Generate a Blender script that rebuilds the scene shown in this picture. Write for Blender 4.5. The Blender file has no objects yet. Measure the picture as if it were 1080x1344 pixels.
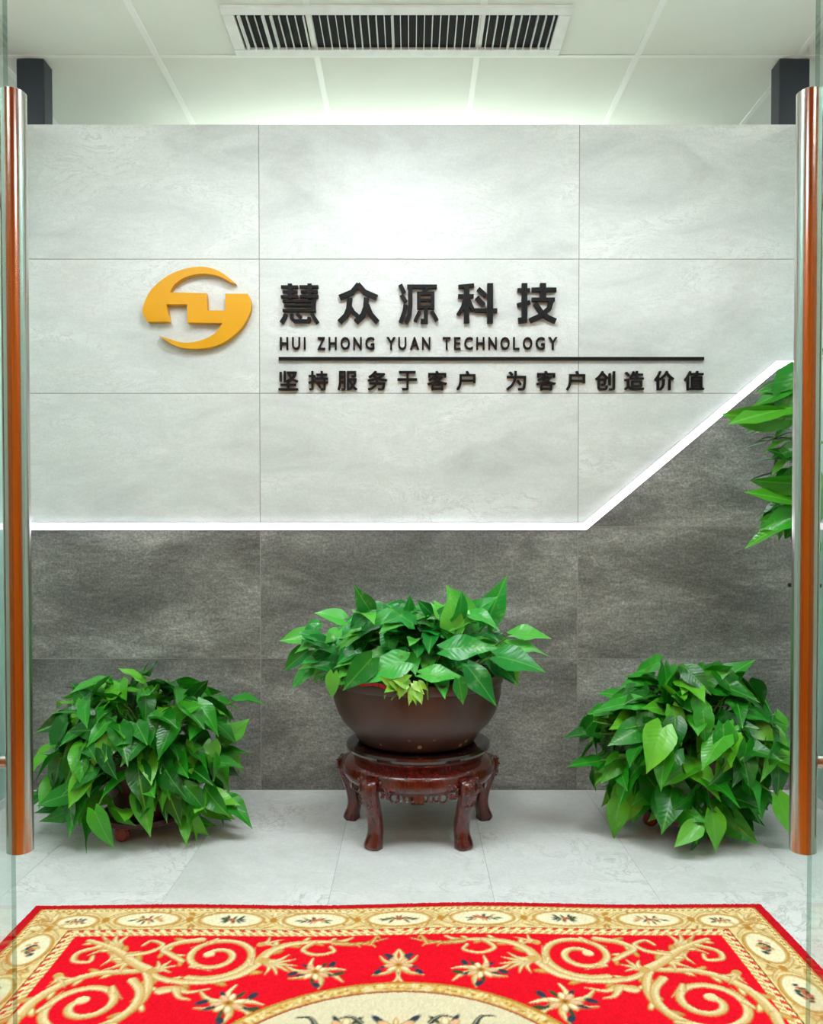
import bpy, bmesh, math, random
import numpy as np
from mathutils import Vector, Matrix, noise as mnoise
from mathutils.geometry import tessellate_polygon

random.seed(7)
S = bpy.context.scene
COL = S.collection
R = math.radians

# ------------------------------------------------------------------ camera
cam_d = bpy.data.cameras.new('camera')
cam = bpy.data.objects.new('camera', cam_d); COL.objects.link(cam)
cam.location = (0, 0, 0.9815)
cam.rotation_euler = (R(90 - 1.2), 0, 0)
cam_d.sensor_fit = 'HORIZONTAL'; cam_d.sensor_width = 36; cam_d.lens = 36
cam_d.shift_y = 48 / 1080
cam_d.clip_start = 0.02
S.camera = cam
# ------------------------------------------------------------------ world, exposure
W = bpy.data.worlds.new('world'); S.world = W; W.use_nodes = True
W.node_tree.nodes['Background'].inputs[0].default_value = (0.9, 0.95, 1, 1)
W.node_tree.nodes['Background'].inputs[1].default_value = 0.3
S.view_settings.view_transform = 'Standard'; S.view_settings.look = 'None'
S.view_settings.gamma = 1.0; S.view_settings.use_curve_mapping = False
S.view_settings.exposure = 0.5
PANEL_POWER = 17.5          # radiance of the main ceiling panel's diffuser
SIDE_POWER = 9.0
ADDED_UPLIGHT_POWER = 10.0  # glow of the added pendants that lift the ceiling brightness
ADDED_REAR_POWER = 15.0
LOBBY_POWER = 8.0
LED_POWER = 4.0

# ------------------------------------------------------------------ helpers
def lin(r, g, b):
    f = lambda c: (c/255/12.92) if c/255 <= 0.04045 else ((c/255+0.055)/1.055)**2.4
    return (f(r), f(g), f(b), 1)

class NT:
    def __init__(s, name):
        s.m = bpy.data.materials.new(name); s.m.use_nodes = True
        s.t = s.m.node_tree; s.n = s.t.nodes; s.l = s.t.links
        s.p = s.n['Principled BSDF']; s.out = s.n['Material Output']
    def add(s, kind, **kw):
        nd = s.n.new(kind)
        for k, v in kw.items():
            if k in nd.inputs: nd.inputs[k].default_value = v
            else: setattr(nd, k, v)
        return nd
    def link(s, a, b): s.l.new(a, b)
    def ramp(s, fac, stops, interp='LINEAR'):
        r = s.n.new('ShaderNodeValToRGB'); r.color_ramp.interpolation = interp
        e = r.color_ramp.elements
        while len(e) < len(stops): e.new(0.5)
        for q, (pos, c) in zip(e, stops):
            q.position = pos; q.color = c if len(c) == 4 else (*c, 1)
        s.link(fac, r.inputs[0]); return r.outputs[0]
    def mix(s, fac, a, b, mode='MIX'):
        x = s.n.new('ShaderNodeMix'); x.data_type = 'RGBA'; x.blend_type = mode
        for sock, v in ((x.inputs['Factor'], fac), (x.inputs[6], a), (x.inputs[7], b)):
            if hasattr(v, 'is_output') or isinstance(v, bpy.types.NodeSocket): s.link(v, sock)
            else: sock.default_value = v
        return x.outputs[2]
    def bump(s, h, strength, dist=0.01):
        b = s.n.new('ShaderNodeBump'); b.inputs['Strength'].default_value = strength
        b.inputs['Distance'].default_value = dist
        s.link(h, b.inputs['Height']); s.link(b.outputs[0], s.p.inputs['Normal'])

def plain(name, rgb, rough=0.5, metal=0.0, spec=0.5, coat=0.0, noise=0.0, nscale=30):
    k = NT(name); c = lin(*rgb)
    k.p.inputs['Roughness'].default_value = rough; k.p.inputs['Metallic'].default_value = metal
    k.p.inputs['Specular IOR Level'].default_value = spec; k.p.inputs['Coat Weight'].default_value = coat
    if noise:
        tc = k.add('ShaderNodeTexCoord'); nz = k.add('ShaderNodeTexNoise', Scale=nscale, Detail=5.0)
        k.link(tc.outputs['Object'], nz.inputs['Vector'])
        a = tuple(x*(1-noise) for x in c[:3]) + (1,); b = tuple(min(1, x*(1+noise)) for x in c[:3]) + (1,)
        k.link(k.ramp(nz.outputs[0], [(0.3, a), (0.7, b)]), k.p.inputs['Base Color'])
    else:
        k.p.inputs['Base Color'].default_value = c
    return k.m

def emit(name, rgb, strength):
    k = NT(name)
    k.p.inputs['Base Color'].default_value = (0.8, 0.8, 0.8, 1)
    k.p.inputs['Emission Color'].default_value = lin(*rgb)
    k.p.inputs['Emission Strength'].default_value = strength
    return k.m

def props(o, label=None, cat=None, group=None, kind=None):
    if label: o['label'] = label
    if cat: o['category'] = cat
    if group: o['group'] = group
    if kind: o['kind'] = kind
    return o

def smooth(me, angle=40):
    for p in me.polygons: p.use_smooth = True
    try: me.set_sharp_from_angle(angle=R(angle))
    except Exception: pass

def obj(name, src, mat=None, parent=None, loc=None, smooth_angle=None):
    """link a bmesh or mesh as one mesh object"""
    if isinstance(src, bmesh.types.BMesh):
        me = bpy.data.meshes.new(name)
        bmesh.ops.recalc_face_normals(src, faces=src.faces)
        src.to_mesh(me); src.free()
    else: me = src
    if mat and not me.materials: me.materials.append(mat)
    if smooth_angle: smooth(me, smooth_angle)
    o = bpy.data.objects.new(name, me); COL.objects.link(o)
    if parent: o.parent = parent
    if loc: o.location = loc
    return o

def empty(name, loc=(0, 0, 0), rz=0, **kw):
    o = bpy.data.objects.new(name, None); COL.objects.link(o)
    o.location = loc; o.rotation_euler = (0, 0, rz); o.empty_display_size = 0.1
    return props(o, **kw)

def box(bm, x0, x1, y0, y1, z0, z1, bevel=0.0, mtx=None):
    vs = [bm.verts.new((x, y, z)) for z in (z0, z1) for y in (y0, y1) for x in (x0, x1)]
    fs = [bm.faces.new([vs[i] for i in q]) for q in
          ((0, 2, 3, 1), (4, 5, 7, 6), (0, 1, 5, 4), (2, 6, 7, 3), (0, 4, 6, 2), (1, 3, 7, 5))]
    if bevel:
        es = list({e for f in fs for e in f.edges})
        r = bmesh.ops.bevel(bm, geom=es, offset=bevel, segments=1, affect='EDGES', profile=0.5)
        vs = list({v for f in r['faces'] for v in f.verts} | {v for v in vs if v.is_valid})
    if mtx: bmesh.ops.transform(bm, matrix=mtx, verts=vs)
    return bm

def newbox(*a, **k): return box(bmesh.new(), *a, **k)

def lathe(profile, seg=48, bm=None):
    """profile: list of (r, z)"""
    bm = bm or bmesh.new(); rings = []
    for r, z in profile:
        if r < 1e-6: rings.append([bm.verts.new((0, 0, z))])
        else: rings.append([bm.verts.new((r*math.cos(2*math.pi*i/seg), r*math.sin(2*math.pi*i/seg), z)) for i in range(seg)])
    for a, b in zip(rings, rings[1:]):
        for i in range(seg):
            j = (i+1) % seg
            if len(a) == 1 and len(b) == 1: continue
            if len(a) == 1: bm.faces.new((a[0], b[i], b[j]))
            elif len(b) == 1: bm.faces.new((a[i], a[j], b[0]))
            else: bm.faces.new((a[i], a[j], b[j], b[i]))
    return bm

def tube(bm, pts, rad, seg=8, caps=True):
    """tube along points; rad a number or a list"""
    pts = [Vector(p) for p in pts]; rings = []
    n0 = None
    for i, p in enumerate(pts):
        t = (pts[min(i+1, len(pts)-1)] - pts[max(i-1, 0)]).normalized()
        if n0 is None:
            n0 = t.orthogonal().normalized()
        n0 = (n0 - t*n0.dot(t)).normalized(); b = t.cross(n0)
        r = rad[i] if isinstance(rad, (list, tuple)) else rad
        rings.append([bm.verts.new(p + (n0*math.cos(2*math.pi*k/seg) + b*math.sin(2*math.pi*k/seg))*r) for k in range(seg)])
    for a, c in zip(rings, rings[1:]):
        for k in range(seg):
            bm.faces.new((a[k], a[(k+1) % seg], c[(k+1) % seg], c[k]))
    if caps:
        bm.faces.new(rings[0][::-1]); bm.faces.new(rings[-1])
    return bm

def prism_xz(poly, y0, y1, bm=None):
    """polygon in the x-z plane (counter-clockwise or not) extruded from y0 to y1"""
    bm = bm or bmesh.new()
    a = [bm.verts.new((x, y0, z)) for x, z in poly]; b = [bm.verts.new((x, y1, z)) for x, z in poly]
    n = len(poly)
    if n == 4: bm.faces.new(a); bm.faces.new(b[::-1])
    else:
        for i, j, k_ in tessellate_polygon([[Vector((x, z, 0)) for x, z in poly]]):
            bm.faces.new((a[i], a[j], a[k_])); bm.faces.new((b[k_], b[j], b[i]))
    for i in range(n): bm.faces.new((a[i], b[i], b[(i+1) % n], a[(i+1) % n]))
    return bm

def catmull(pts, n=8, closed=False):
    P = [np.array(p, float) for p in pts]; out = []
    m = len(P); rng = range(m if closed else m-1)
    for i in rng:
        if closed: p0, p1, p2, p3 = P[(i-1) % m], P[i], P[(i+1) % m], P[(i+2) % m]
        else: p0, p1, p2, p3 = P[max(i-1, 0)], P[i], P[i+1], P[min(i+2, m-1)]
        for k in range(n):
            t = k/n
            out.append(0.5*((2*p1)+(-p0+p2)*t+(2*p0-5*p1+4*p2-p3)*t*t+(-p0+3*p1-3*p2+p3)*t**3))
    if not closed: out.append(P[-1])
    return out

# ------------------------------------------------------------------ materials
def stone(name, lo, mid, hi, rough, vein, speck, bump):
    k = NT(name)
    tc = k.add('ShaderNodeTexCoord'); oi = k.add('ShaderNodeObjectInfo')
    mul = k.add('ShaderNodeVectorMath', operation='SCALE'); mul.inputs['Scale'].default_value = 37.0
    cmb = k.add('ShaderNodeCombineXYZ')
    for i in (0, 2): k.link(oi.outputs['Random'], cmb.inputs[i])
    k.link(cmb.outputs[0], mul.inputs[0])
    ad = k.add('ShaderNodeVectorMath', operation='ADD')
    k.link(tc.outputs['Object'], ad.inputs[0]); k.link(mul.outputs[0], ad.inputs[1])
    mp = k.add('ShaderNodeMapping'); mp.inputs['Rotation'].default_value = (0, R(32), 0)
    mp.inputs['Scale'].default_value = (1.0, 1, 2.6)
    k.link(ad.outputs[0], mp.inputs[0])
    n1 = k.add('ShaderNodeTexNoise', Scale=1.7, Detail=9.0, Roughness=0.62, Distortion=0.7)
    k.link(mp.outputs[0], n1.inputs['Vector'])
    base = k.ramp(n1.outputs[0], [(0.30, lin(*lo)), (0.5, lin(*mid)), (0.72, lin(*hi))])
    n2 = k.add('ShaderNodeTexNoise', Scale=5.0, Detail=8.0, Roughness=0.7, Distortion=1.6)
    k.link(mp.outputs[0], n2.inputs['Vector'])
    v = k.ramp(n2.outputs[0], [(0.475, (0, 0, 0)), (0.5, (1, 1, 1)), (0.525, (0, 0, 0))])
    vm = k.add('ShaderNodeMath', operation='MULTIPLY'); k.link(v, vm.inputs[0])
    mk = k.ramp(n1.outputs[0], [(0.45, (0, 0, 0)), (0.65, (1, 1, 1))]); k.link(mk, vm.inputs[1])
    vs = k.add('ShaderNodeMath', operation='MULTIPLY'); vs.inputs[1].default_value = vein[1]
    k.link(vm.outputs[0], vs.inputs[0])
    c = k.mix(vs.outputs[0], base, lin(*vein[0]))
    n3 = k.add('ShaderNodeTexNoise', Scale=110.0, Detail=6.0, Roughness=0.75)
    k.link(ad.outputs[0], n3.inputs['Vector'])
    sp = k.ramp(n3.outputs[0], [(0.38, (1-speck,)*3), (0.62, (1+speck,)*3)])
    c = k.mix(1.0, c, sp, 'MULTIPLY')
    mp2 = k.add('ShaderNodeMapping'); mp2.inputs['Rotation'].default_value = (0, R(38), 0); mp2.inputs['Scale'].default_value = (1.0, 1, 3.2)
    k.link(ad.outputs[0], mp2.inputs[0])
    n5 = k.add('ShaderNodeTexNoise', Scale=22.0, Detail=10.0, Roughness=0.82, Distortion=0.8); k.link(mp2.outputs[0], n5.inputs['Vector'])
    st_ = k.ramp(n5.outputs[0], [(0.36, (1-speck*.7,)*3), (0.5, (1.0,)*3), (0.62, (1+speck*1.1,)*3)])
    c = k.mix(1.0, c, st_, 'MULTIPLY')
    k.link(c, k.p.inputs['Base Color'])
    k.p.inputs['Roughness'].default_value = rough
    k.bump(n3.outputs[0], bump, 0.004)
    return k.m

M = {}
M['tile_light'] = stone('pale_stone_tile', (190, 195, 193), (212, 217, 215), (228, 232, 231), 0.37, ((176, 179, 176), 0.6), 0.05, 0.08)
M['tile_dark'] = stone('dark_slate_tile', (86, 87, 83), (119, 120, 115), (158, 159, 153), 0.5, ((176, 176, 170), 0.6), 0.36, 0.4)
M['grout_dark'] = plain('grout', (120, 122, 120), 0.9)
M['wall_core'] = plain('wall_core', (150, 150, 146), 0.9)
M['floor_slab'] = plain('floor_slab', (140, 142, 140), 0.9)
M['floor'] = stone('pale_marble_vinyl', (204, 205, 203), (222, 223, 221), (232, 233, 232), 0.36, ((168, 167, 162), 0.8), 0.05, 0.04)
M['ceil'] = plain('ceiling_panel_white', (232, 236, 228), 0.75, noise=0.02, nscale=4)
M['tee'] = plain('tee_bar_white', (244, 246, 242), 0.45)
M['white'] = plain('painted_white', (236, 238, 236), 0.55)
M['vent'] = plain('vent_aluminium', (222, 224, 222), 0.4, noise=0.06, nscale=20)
M['black'] = plain('vent_black', (16, 17, 18), 0.85)
M['post'] = plain('charcoal_steel', (40, 47, 57), 0.5, noise=0.08, nscale=5)
M['mint'] = plain('mint_back_painted_glass', (186, 222, 214), 0.38)
M['steel'] = plain('brushed_steel', (192, 186, 180), 0.18, metal=1.0)
M['letter'] = plain('black_acrylic', (7, 7, 9), 0.45, spec=0.2)
M['red_paper'] = plain('red_paper', (214, 20, 34), 0.6)
M['white_paper'] = plain('white_paper', (240, 235, 232), 0.6)
M['ribbon'] = plain('red_ribbon', (170, 8, 16), 0.45)
M['soil'] = plain('dark_soil', (42, 32, 26), 0.95, noise=0.4, nscale=60)
M['stem'] = plain('green_stem', (86, 134, 52), 0.5)
M['plastic_pot'] = plain('maroon_plastic', (74, 26, 24), 0.45)
M['wheel'] = plain('red_brown_wheel', (128, 44, 36), 0.4)
M['iron'] = plain('black_iron', (24, 24, 26), 0.5)
M['pole'] = plain('coir_pole', (70, 52, 36), 0.95, noise=0.4, nscale=80)
M['panel_light'] = emit('panel_diffuser', (242, 249, 255), PANEL_POWER)
M['side_light'] = emit('side_diffuser', (252, 255, 250), SIDE_POWER)
M['lobby_light'] = emit('lobby_diffuser', (255, 248, 238), LOBBY_POWER)
M['fill_uplight'] = emit('added_uplight_diffuser', (246, 255, 248), ADDED_UPLIGHT_POWER)  # for invented out-of-view pendants, as is the rear one
M['rear_fill_uplight'] = emit('added_rear_diffuser', (240, 255, 240), ADDED_REAR_POWER)
M['led'] = emit('led_diffuser', (240, 238, 255), LED_POWER)
M['alu'] = plain('aluminium', (200, 202, 206), 0.35, metal=1.0)

# gold lacquer
k = NT('gold_lacquer'); k.p.inputs['Base Color'].default_value = lin(224, 160, 6)
k.p.inputs['Roughness'].default_value = 0.35; k.p.inputs['Specular IOR Level'].default_value = 0.25
M['gold'] = k.m

# clear glass: fresnel mix of tinted transparency and gloss
k = NT('clear_glass')
tr = k.add('ShaderNodeBsdfTransparent'); tr.inputs[0].default_value = (0.93, 0.975, 0.955, 1)
gl = k.add('ShaderNodeBsdfGlossy'); gl.inputs['Roughness'].default_value = 0.0
lw = k.add('ShaderNodeLayerWeight', Blend=0.5); pw = k.add('ShaderNodeMath', operation='POWER'); pw.inputs[1].default_value = 5.0
fr = k.add('ShaderNodeMath', operation='MULTIPLY_ADD'); fr.inputs[1].default_value = 0.96; fr.inputs[2].default_value = 0.04
mx = k.add('ShaderNodeMixShader'); k.link(lw.outputs['Facing'], pw.inputs[0]); k.link(pw.outputs[0], fr.inputs[0])
k.link(fr.outputs[0], mx.inputs[0]); k.link(tr.outputs[0], mx.inputs[1]); k.link(gl.outputs[0], mx.inputs[2])
k.link(mx.outputs[0], k.out.inputs['Surface']); M['glass'] = k.m
k = NT('glass_edge'); tr = k.add('ShaderNodeBsdfTransparent'); tr.inputs[0].default_value = (0.50, 0.62, 0.58, 1)
k.link(tr.outputs[0], k.out.inputs['Surface']); M['glass_edge'] = k.m

# warm timber of the lobby behind the camera
k = NT('orange_timber'); tc = k.add('ShaderNodeTexCoord')
mp = k.add('ShaderNodeMapping'); mp.inputs['Scale'].default_value = (6, 6, 0.5); k.link(tc.outputs['Object'], mp.inputs[0])
nz = k.add('ShaderNodeTexNoise', Scale=4.0, Detail=7.0, Distortion=1.2); k.link(mp.outputs[0], nz.inputs['Vector'])
k.link(k.ramp(nz.outputs[0], [(0.3, lin(176, 84, 8)), (0.7, lin(234, 136, 22))]), k.p.inputs['Base Color'])
k.p.inputs['Roughness'].default_value = 0.85; k.p.inputs['Specular IOR Level'].default_value = 0.1; M['timber'] = k.m

# rosewood
k = NT('rosewood_lacquer'); tc = k.add('ShaderNodeTexCoord')
mp = k.add('ShaderNodeMapping'); mp.inputs['Scale'].default_value = (34, 34, 4); k.link(tc.outputs['Object'], mp.inputs[0])
nz = k.add('ShaderNodeTexNoise', Scale=3.0, Detail=7.0, Distortion=1.0); k.link(mp.outputs[0], nz.inputs['Vector'])
k.link(k.ramp(nz.outputs[0], [(0.25, lin(46, 10, 7)), (0.5, lin(78, 17, 10)), (0.75, lin(108, 28, 15))]), k.p.inputs['Base Color'])
k.p.inputs['Roughness'].default_value = 0.24; k.p.inputs['Coat Weight'].default_value = 0.5
k.p.inputs['Coat Roughness'].default_value = 0.12; M['rosewood'] = k.m
k = NT('dark_rosewood_lacquer'); k.p.inputs['Base Color'].default_value = lin(40, 14, 14)
k.p.inputs['Roughness'].default_value = 0.16; k.p.inputs['Coat Weight'].default_value = 0.6; M['rosewood_dark'] = k.m

# brown glazed clay with pale chips low on the bowl
k = NT('brown_glazed_clay'); tc = k.add('ShaderNodeTexCoord')
nz = k.add('ShaderNodeTexNoise', Scale=9.0, Detail=6.0); k.link(tc.outputs['Object'], nz.inputs['Vector'])
base = k.ramp(nz.outputs[0], [(0.3, lin(56, 38, 34)), (0.7, lin(74, 50, 44))])
vo = k.add('ShaderNodeTexVoronoi', Scale=26.0); k.link(tc.outputs['Object'], vo.inputs['Vector'])
chip = k.ramp(vo.outputs['Distance'], [(0.16, (1, 1, 1)), (0.21, (0, 0, 0))])
sx = k.add('ShaderNodeSeparateXYZ'); k.link(tc.outputs['Object'], sx.inputs[0])
zz = k.ramp(sx.outputs['Z'], [(0.02, (1, 1, 1)), (0.075, (0, 0, 0))])
n4 = k.add('ShaderNodeTexNoise', Scale=11.0); k.link(tc.outputs['Object'], n4.inputs['Vector'])
nm = k.ramp(n4.outputs[0], [(0.47, (0, 0, 0)), (0.51, (1, 1, 1))])
a = k.mix(1.0, chip, zz, 'MULTIPLY'); a = k.mix(1.0, a, nm, 'MULTIPLY')
k.link(k.mix(a, base, lin(176, 160, 140)), k.p.inputs['Base Color'])
k.p.inputs['Roughness'].default_value = 0.42; M['clay'] = k.m

def leaf_material(name, dark, mid, light, varieg):
    k = NT(name); oi = k.add('ShaderNodeObjectInfo'); tc = k.add('ShaderNodeTexCoord')
    base = k.ramp(oi.outputs['Random'], [(0.0, lin(*dark)), (0.55, lin(*mid)), (1.0, lin(*light))])
    sx = k.add('ShaderNodeSeparateXYZ'); k.link(tc.outputs['Object'], sx.inputs[0])
    ab = k.add('ShaderNodeMath', operation='ABSOLUTE'); k.link(sx.outputs['X'], ab.inputs[0])
    rib = k.ramp(ab.outputs[0], [(0.0, (0.55,)*3), (0.022, (0, 0, 0))])
    c = k.mix(rib, base, lin(120, 190, 80))
    wv = k.add('ShaderNodeTexWave', Scale=3.2, Distortion=0.6); wv.wave_type = 'BANDS'; wv.bands_direction = 'Y'
    mp = k.add('ShaderNodeMapping'); k.link(tc.outputs['Object'], mp.inputs[0])
    cm = k.add('ShaderNodeCombineXYZ'); k.link(ab.outputs[0], cm.inputs[0])
    my = k.add('ShaderNodeMath', operation='MULTIPLY_ADD'); my.inputs[1].default_value = -0.8
    k.link(ab.outputs[0], my.inputs[0]); k.link(sx.outputs['Y'], my.inputs[2]); k.link(my.outputs[0], cm.inputs[1])
    k.link(cm.outputs[0], wv.inputs['Vector'])
    nz = k.add('ShaderNodeTexNoise', Scale=2.2, Detail=5.0, Roughness=0.65); nz.noise_dimensions = '4D'
    wm = k.add('ShaderNodeMath', operation='MULTIPLY'); wm.inputs[1].default_value = 50.0; k.link(oi.outputs['Random'], wm.inputs[0]); k.link(wm.outputs[0], nz.inputs['W'])
    k.link(tc.outputs['Object'], nz.inputs['Vector'])
    vr = k.ramp(nz.outputs[0], [(0.56, (0, 0, 0)), (0.74, (varieg,)*3)])
    c = k.mix(vr, c, lin(150, 205, 130))
    k.link(c, k.p.inputs['Base Color'])
    k.p.inputs['Roughness'].default_value = 0.28
    k.p.inputs['Specular IOR Level'].default_value = 0.45
    k.bump(wv.outputs[0], 0.06, 0.02)
    trn = k.add('ShaderNodeBsdfTranslucent'); ms = k.add('ShaderNodeMixShader'); ms.inputs[0].default_value = 0.16
    k.link(c, trn.inputs[0]); k.link(k.p.outputs[0], ms.inputs[1]); k.link(trn.outputs[0], ms.inputs[2])
    k.link(ms.outputs[0], k.out.inputs['Surface'])
    return k.m
M['leaf'] = leaf_material('pothos_leaf', (10, 86, 12), (38, 146, 26), (104, 190, 42), 0.45)
M['leaf_center'] = leaf_material('pothos_leaf_fresh', (14, 112, 34), (40, 160, 56), (98, 192, 66), 0.5)
M['leaf_long'] = leaf_material('long_leaf', (16, 84, 16), (40, 128, 22), (84, 164, 34), 0.2)

# ------------------------------------------------------------------ setting
D = 3.102          # front face of the feature wall
HW = 2.5           # its height
CZ = 2.752         # ceiling
XJ = (-0.57, 0.627)
XW = 1.45          # side partitions

# floor: slab and pale tiles with hairline joints
fl = obj('floor', newbox(-3, 3, 0.5, 5.2, -0.12, -0.0008), M['floor_slab'])
props(fl, 'pale grey marbled floor of large tiles', None, None, 'structure')
TW, TL, G = 0.4405, 0.88, 0.0011
tile_mesh = None
cols = [-0.22 + TW*i for i in range(-6, 8)]
for ci, x0 in enumerate(cols):
    for r in range(-3, 6):
        y0 = D - 0.002 - TL*(r+1) + (0.44 if ci % 2 else 0)
        if y0 + TL < 0.55 or y0 + TL > 5.25 or x0 < -3 or x0 + TW > 3.05: continue
        if y0 < 0.5:                                          # cut tile at the doorway
            obj('floor_tile', newbox(G/2, TW-G/2, 0.5-y0, TL-G/2, -0.006, 0.0), M['floor'], fl, (x0, y0, 0)); continue
        if tile_mesh is None:
            o = obj('floor_tile', newbox(G/2, TW-G/2, G/2, TL-G/2, -0.006, 0.0), M['floor'], fl); tile_mesh = o.data
        else: o = obj('floor_tile', tile_mesh, None, fl)
        o.location = (x0, y0, 0)

# ceiling: panels in a tee grid
ce = obj('ceiling', newbox(-3, 3, -2.4, 5.2, CZ+0.012, CZ+0.10), M['white'])
props(ce, 'white suspended ceiling of square panels', None, None, 'structure')
gx = [-0.353 + 0.5965*i for i in range(-4, 6)]
gy = [D - 0.002 + 0.6*i for i in range(-8, 4)]
pm = None
for a, b in zip(gx, gx[1:]):
    for c, d in zip(gy, gy[1:]):
        if pm is None:
            o = obj('ceiling_panel', newbox(0.004, 0.5925, 0.004, 0.596, 0.0, 0.011, bevel=0.002), M['ceil'], ce); pm = o.data
        else: o = obj('ceiling_panel', pm, None, ce)
        o.location = (a, c, CZ)
for x in gx:
    obj('tee_bar', newbox(x-0.011, x+0.011, gy[0], gy[-1], CZ-0.0035, CZ+0.002), M['tee'], ce)
for y in gy:
    if abs(y - D) < 0.05: obj('tee_bar', newbox(gx[0], gx[-1], y-0.004, y+0.012, CZ-0.0020, CZ+0.002), M['tee'], ce)
    else: obj('tee_bar', newbox(gx[0], gx[-1], y-0.011, y+0.011, CZ-0.0030, CZ+0.002), M['tee'], ce)

# outer room shell, and the timber-lined lobby in which the viewer stands
LB = -1.0
for nm, bx, mt, lb in (
    ('wall_west', (-3.1, -3, 0.4, 5.2, 0, CZ+0.1), 'white', 'plain white room wall beyond the left partition'),
    ('wall_east', (3, 3.1, 0.4, 5.2, 0, CZ+0.1), 'white', 'plain white room wall beyond the right partition'),
    ('wall_north', (-3.1, 3.1, 5.2, 5.3, 0, CZ+0.1), 'white', 'plain white room wall behind the feature wall'),
    ('wall_southwest', (-3.1, -1.6, 0.40, 0.50, 0, CZ+0.1), 'white', 'white wall left of the lobby'),
    ('wall_southeast', (1.6, 3.1, 0.40, 0.50, 0, CZ+0.1), 'white', 'white wall right of the lobby'),
    ('wall_lobby_left', (-1.6, -1.5, LB, 0.50, 0, CZ+0.1), 'timber', 'orange timber lobby wall at the left of the viewer'),
    ('wall_lobby_right', (1.5, 1.6, LB, 0.50, 0, CZ+0.1), 'timber', 'orange timber lobby wall at the right of the viewer'),
    ('wall_south', (-1.6, 1.6, LB-0.1, LB, 0, CZ+0.1), 'timber', 'orange timber lobby wall behind the viewer')):
    props(obj(nm, newbox(*bx), M[mt]), lb, None, None, 'structure')
props(obj('ceiling', newbox(-1.5, 1.5, LB, 0.46, 2.50, 2.60), M['timber']), 'orange timber soffit over the lobby', None, None, 'structure')
lf = obj('floor', newbox(-1.5, 1.5, LB, 0.5, -0.12, -0.006), M['floor_slab'])
props(lf, 'orange timber board floor of the lobby', None, None, 'structure')
bd = None
for i in range(20):
    if bd is None: o = obj('floorboard', newbox(0.001, 0.149, 0, 0.5-LB, -0.006, 0), M['timber'], lf); bd = o.data
    else: o = obj('floorboard', bd, None, lf)
    o.location = (-1.5+0.15*i, LB, 0)

# feature wall: core + stone tiles
wb = obj('wall_back', newbox(-1.5, 1.5, D+0.0014, D+0.13, 0, HW-0.002), M['wall_core'])
props(wb, 'stone-tiled feature wall, pale above and dark slate below a light strip', None, None, 'structure')
g = 0.0015
zr = [0, 0.5, 1.0, 1.5, 2.0, HW]
xc = [-1.5, XJ[0], XJ[1], 1.5]
A = (0.652, 1.0); B = (1.372, 1.606)               # bends of the light strip
slope = (B[1]-A[1])/(B[0]-A[0]); xm = A[0] + 0.5/slope
def wtile(poly, mat):
    cx, cz = poly[0]
    bm = prism_xz([(x-cx, z-cz) for x, z in poly], 0, 0.011)
    o = obj('wall_tile', bm, M[mat], wb); o.location = (cx, D, cz)
def rect(x0, x1, z0, z1): return [(x0+g, z0+g), (x1-g, z0+g), (x1-g, z1-g), (x0+g, z1-g)]
for i in range(3):
    for j in range(5):
        if i == 2 and j in (2, 3): continue
        wtile(rect(xc[i], xc[i+1], zr[j], zr[j+1]), 'tile_dark' if j < 2 else 'tile_light')
x0, x1 = XJ[1]+g, 1.5-g
wtile([(x0, 1.0+g), (A[0], 1.0+g), (xm, 1.5-g), (x0, 1.5-g)], 'tile_light')
wtile([(A[0]+0.004, 1.0+g), (x1, 1.0+g), (x1, 1.5-g), (xm+0.004, 1.5-g)], 'tile_dark')
wtile([(x0, 1.5+g), (xm, 1.5+g), (B[0], B[1]+g), (x1, B[1]+g), (x1, 2.0-g), (x0, 2.0-g)], 'tile_light')
wtile([(xm+0.004, 1.5+g), (x1, 1.5+g), (x1, B[1]-g), (B[0], B[1]-g)], 'tile_dark')

# light strip set in the wall
def strip_poly(path, w):
    L, Rr = [], []
    for i, p in enumerate(path):
        p = Vector(p); d1 = (p - Vector(path[i-1])).normalized() if i else None
        d2 = (Vector(path[i+1]) - p).normalized() if i < len(path)-1 else None
        d1 = d1 or d2; d2 = d2 or d1
        n = (Vector((-d1.y, d1.x)) + Vector((-d2.y, d2.x))).normalized()
        s = w/2/max(0.4, n.dot(Vector((-d1.y, d1.x))))
        L.append(tuple(p + n*s)); Rr.append(tuple(p - n*s))
    return L + Rr[::-1]
path = [(-1.449, 1.0), A, B, (1.449, B[1])]
led = empty('led_strip_light', (0, D, 1.0), label='glowing white light strip that runs level then climbs diagonally across the stone wall', cat='light strip')
obj('channel', prism_xz([(x, z-1.0) for x, z in strip_poly(path, 0.030)], -0.005, -0.0005), M['alu'], led)
obj('diffuser', prism_xz([(x, z-1.0) for x, z in strip_poly(path, 0.026)], -0.010, -0.005), M['led'], led)

# charcoal posts on the wall top
for s, lb in ((-1, 'charcoal square post on the wall top at its left end'), (1, 'charcoal square post on the wall top at its right end')):
    xa, xb = (-1.478, -1.374) if s < 0 else (1.376, 1.490)
    o = obj('support_post', newbox(xa, xb, D+0.012, D+0.085, HW, CZ-0.003, bevel=0.003), M['post'])
    props(o, lb, 'post', 'posts between wall top and ceiling')

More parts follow.
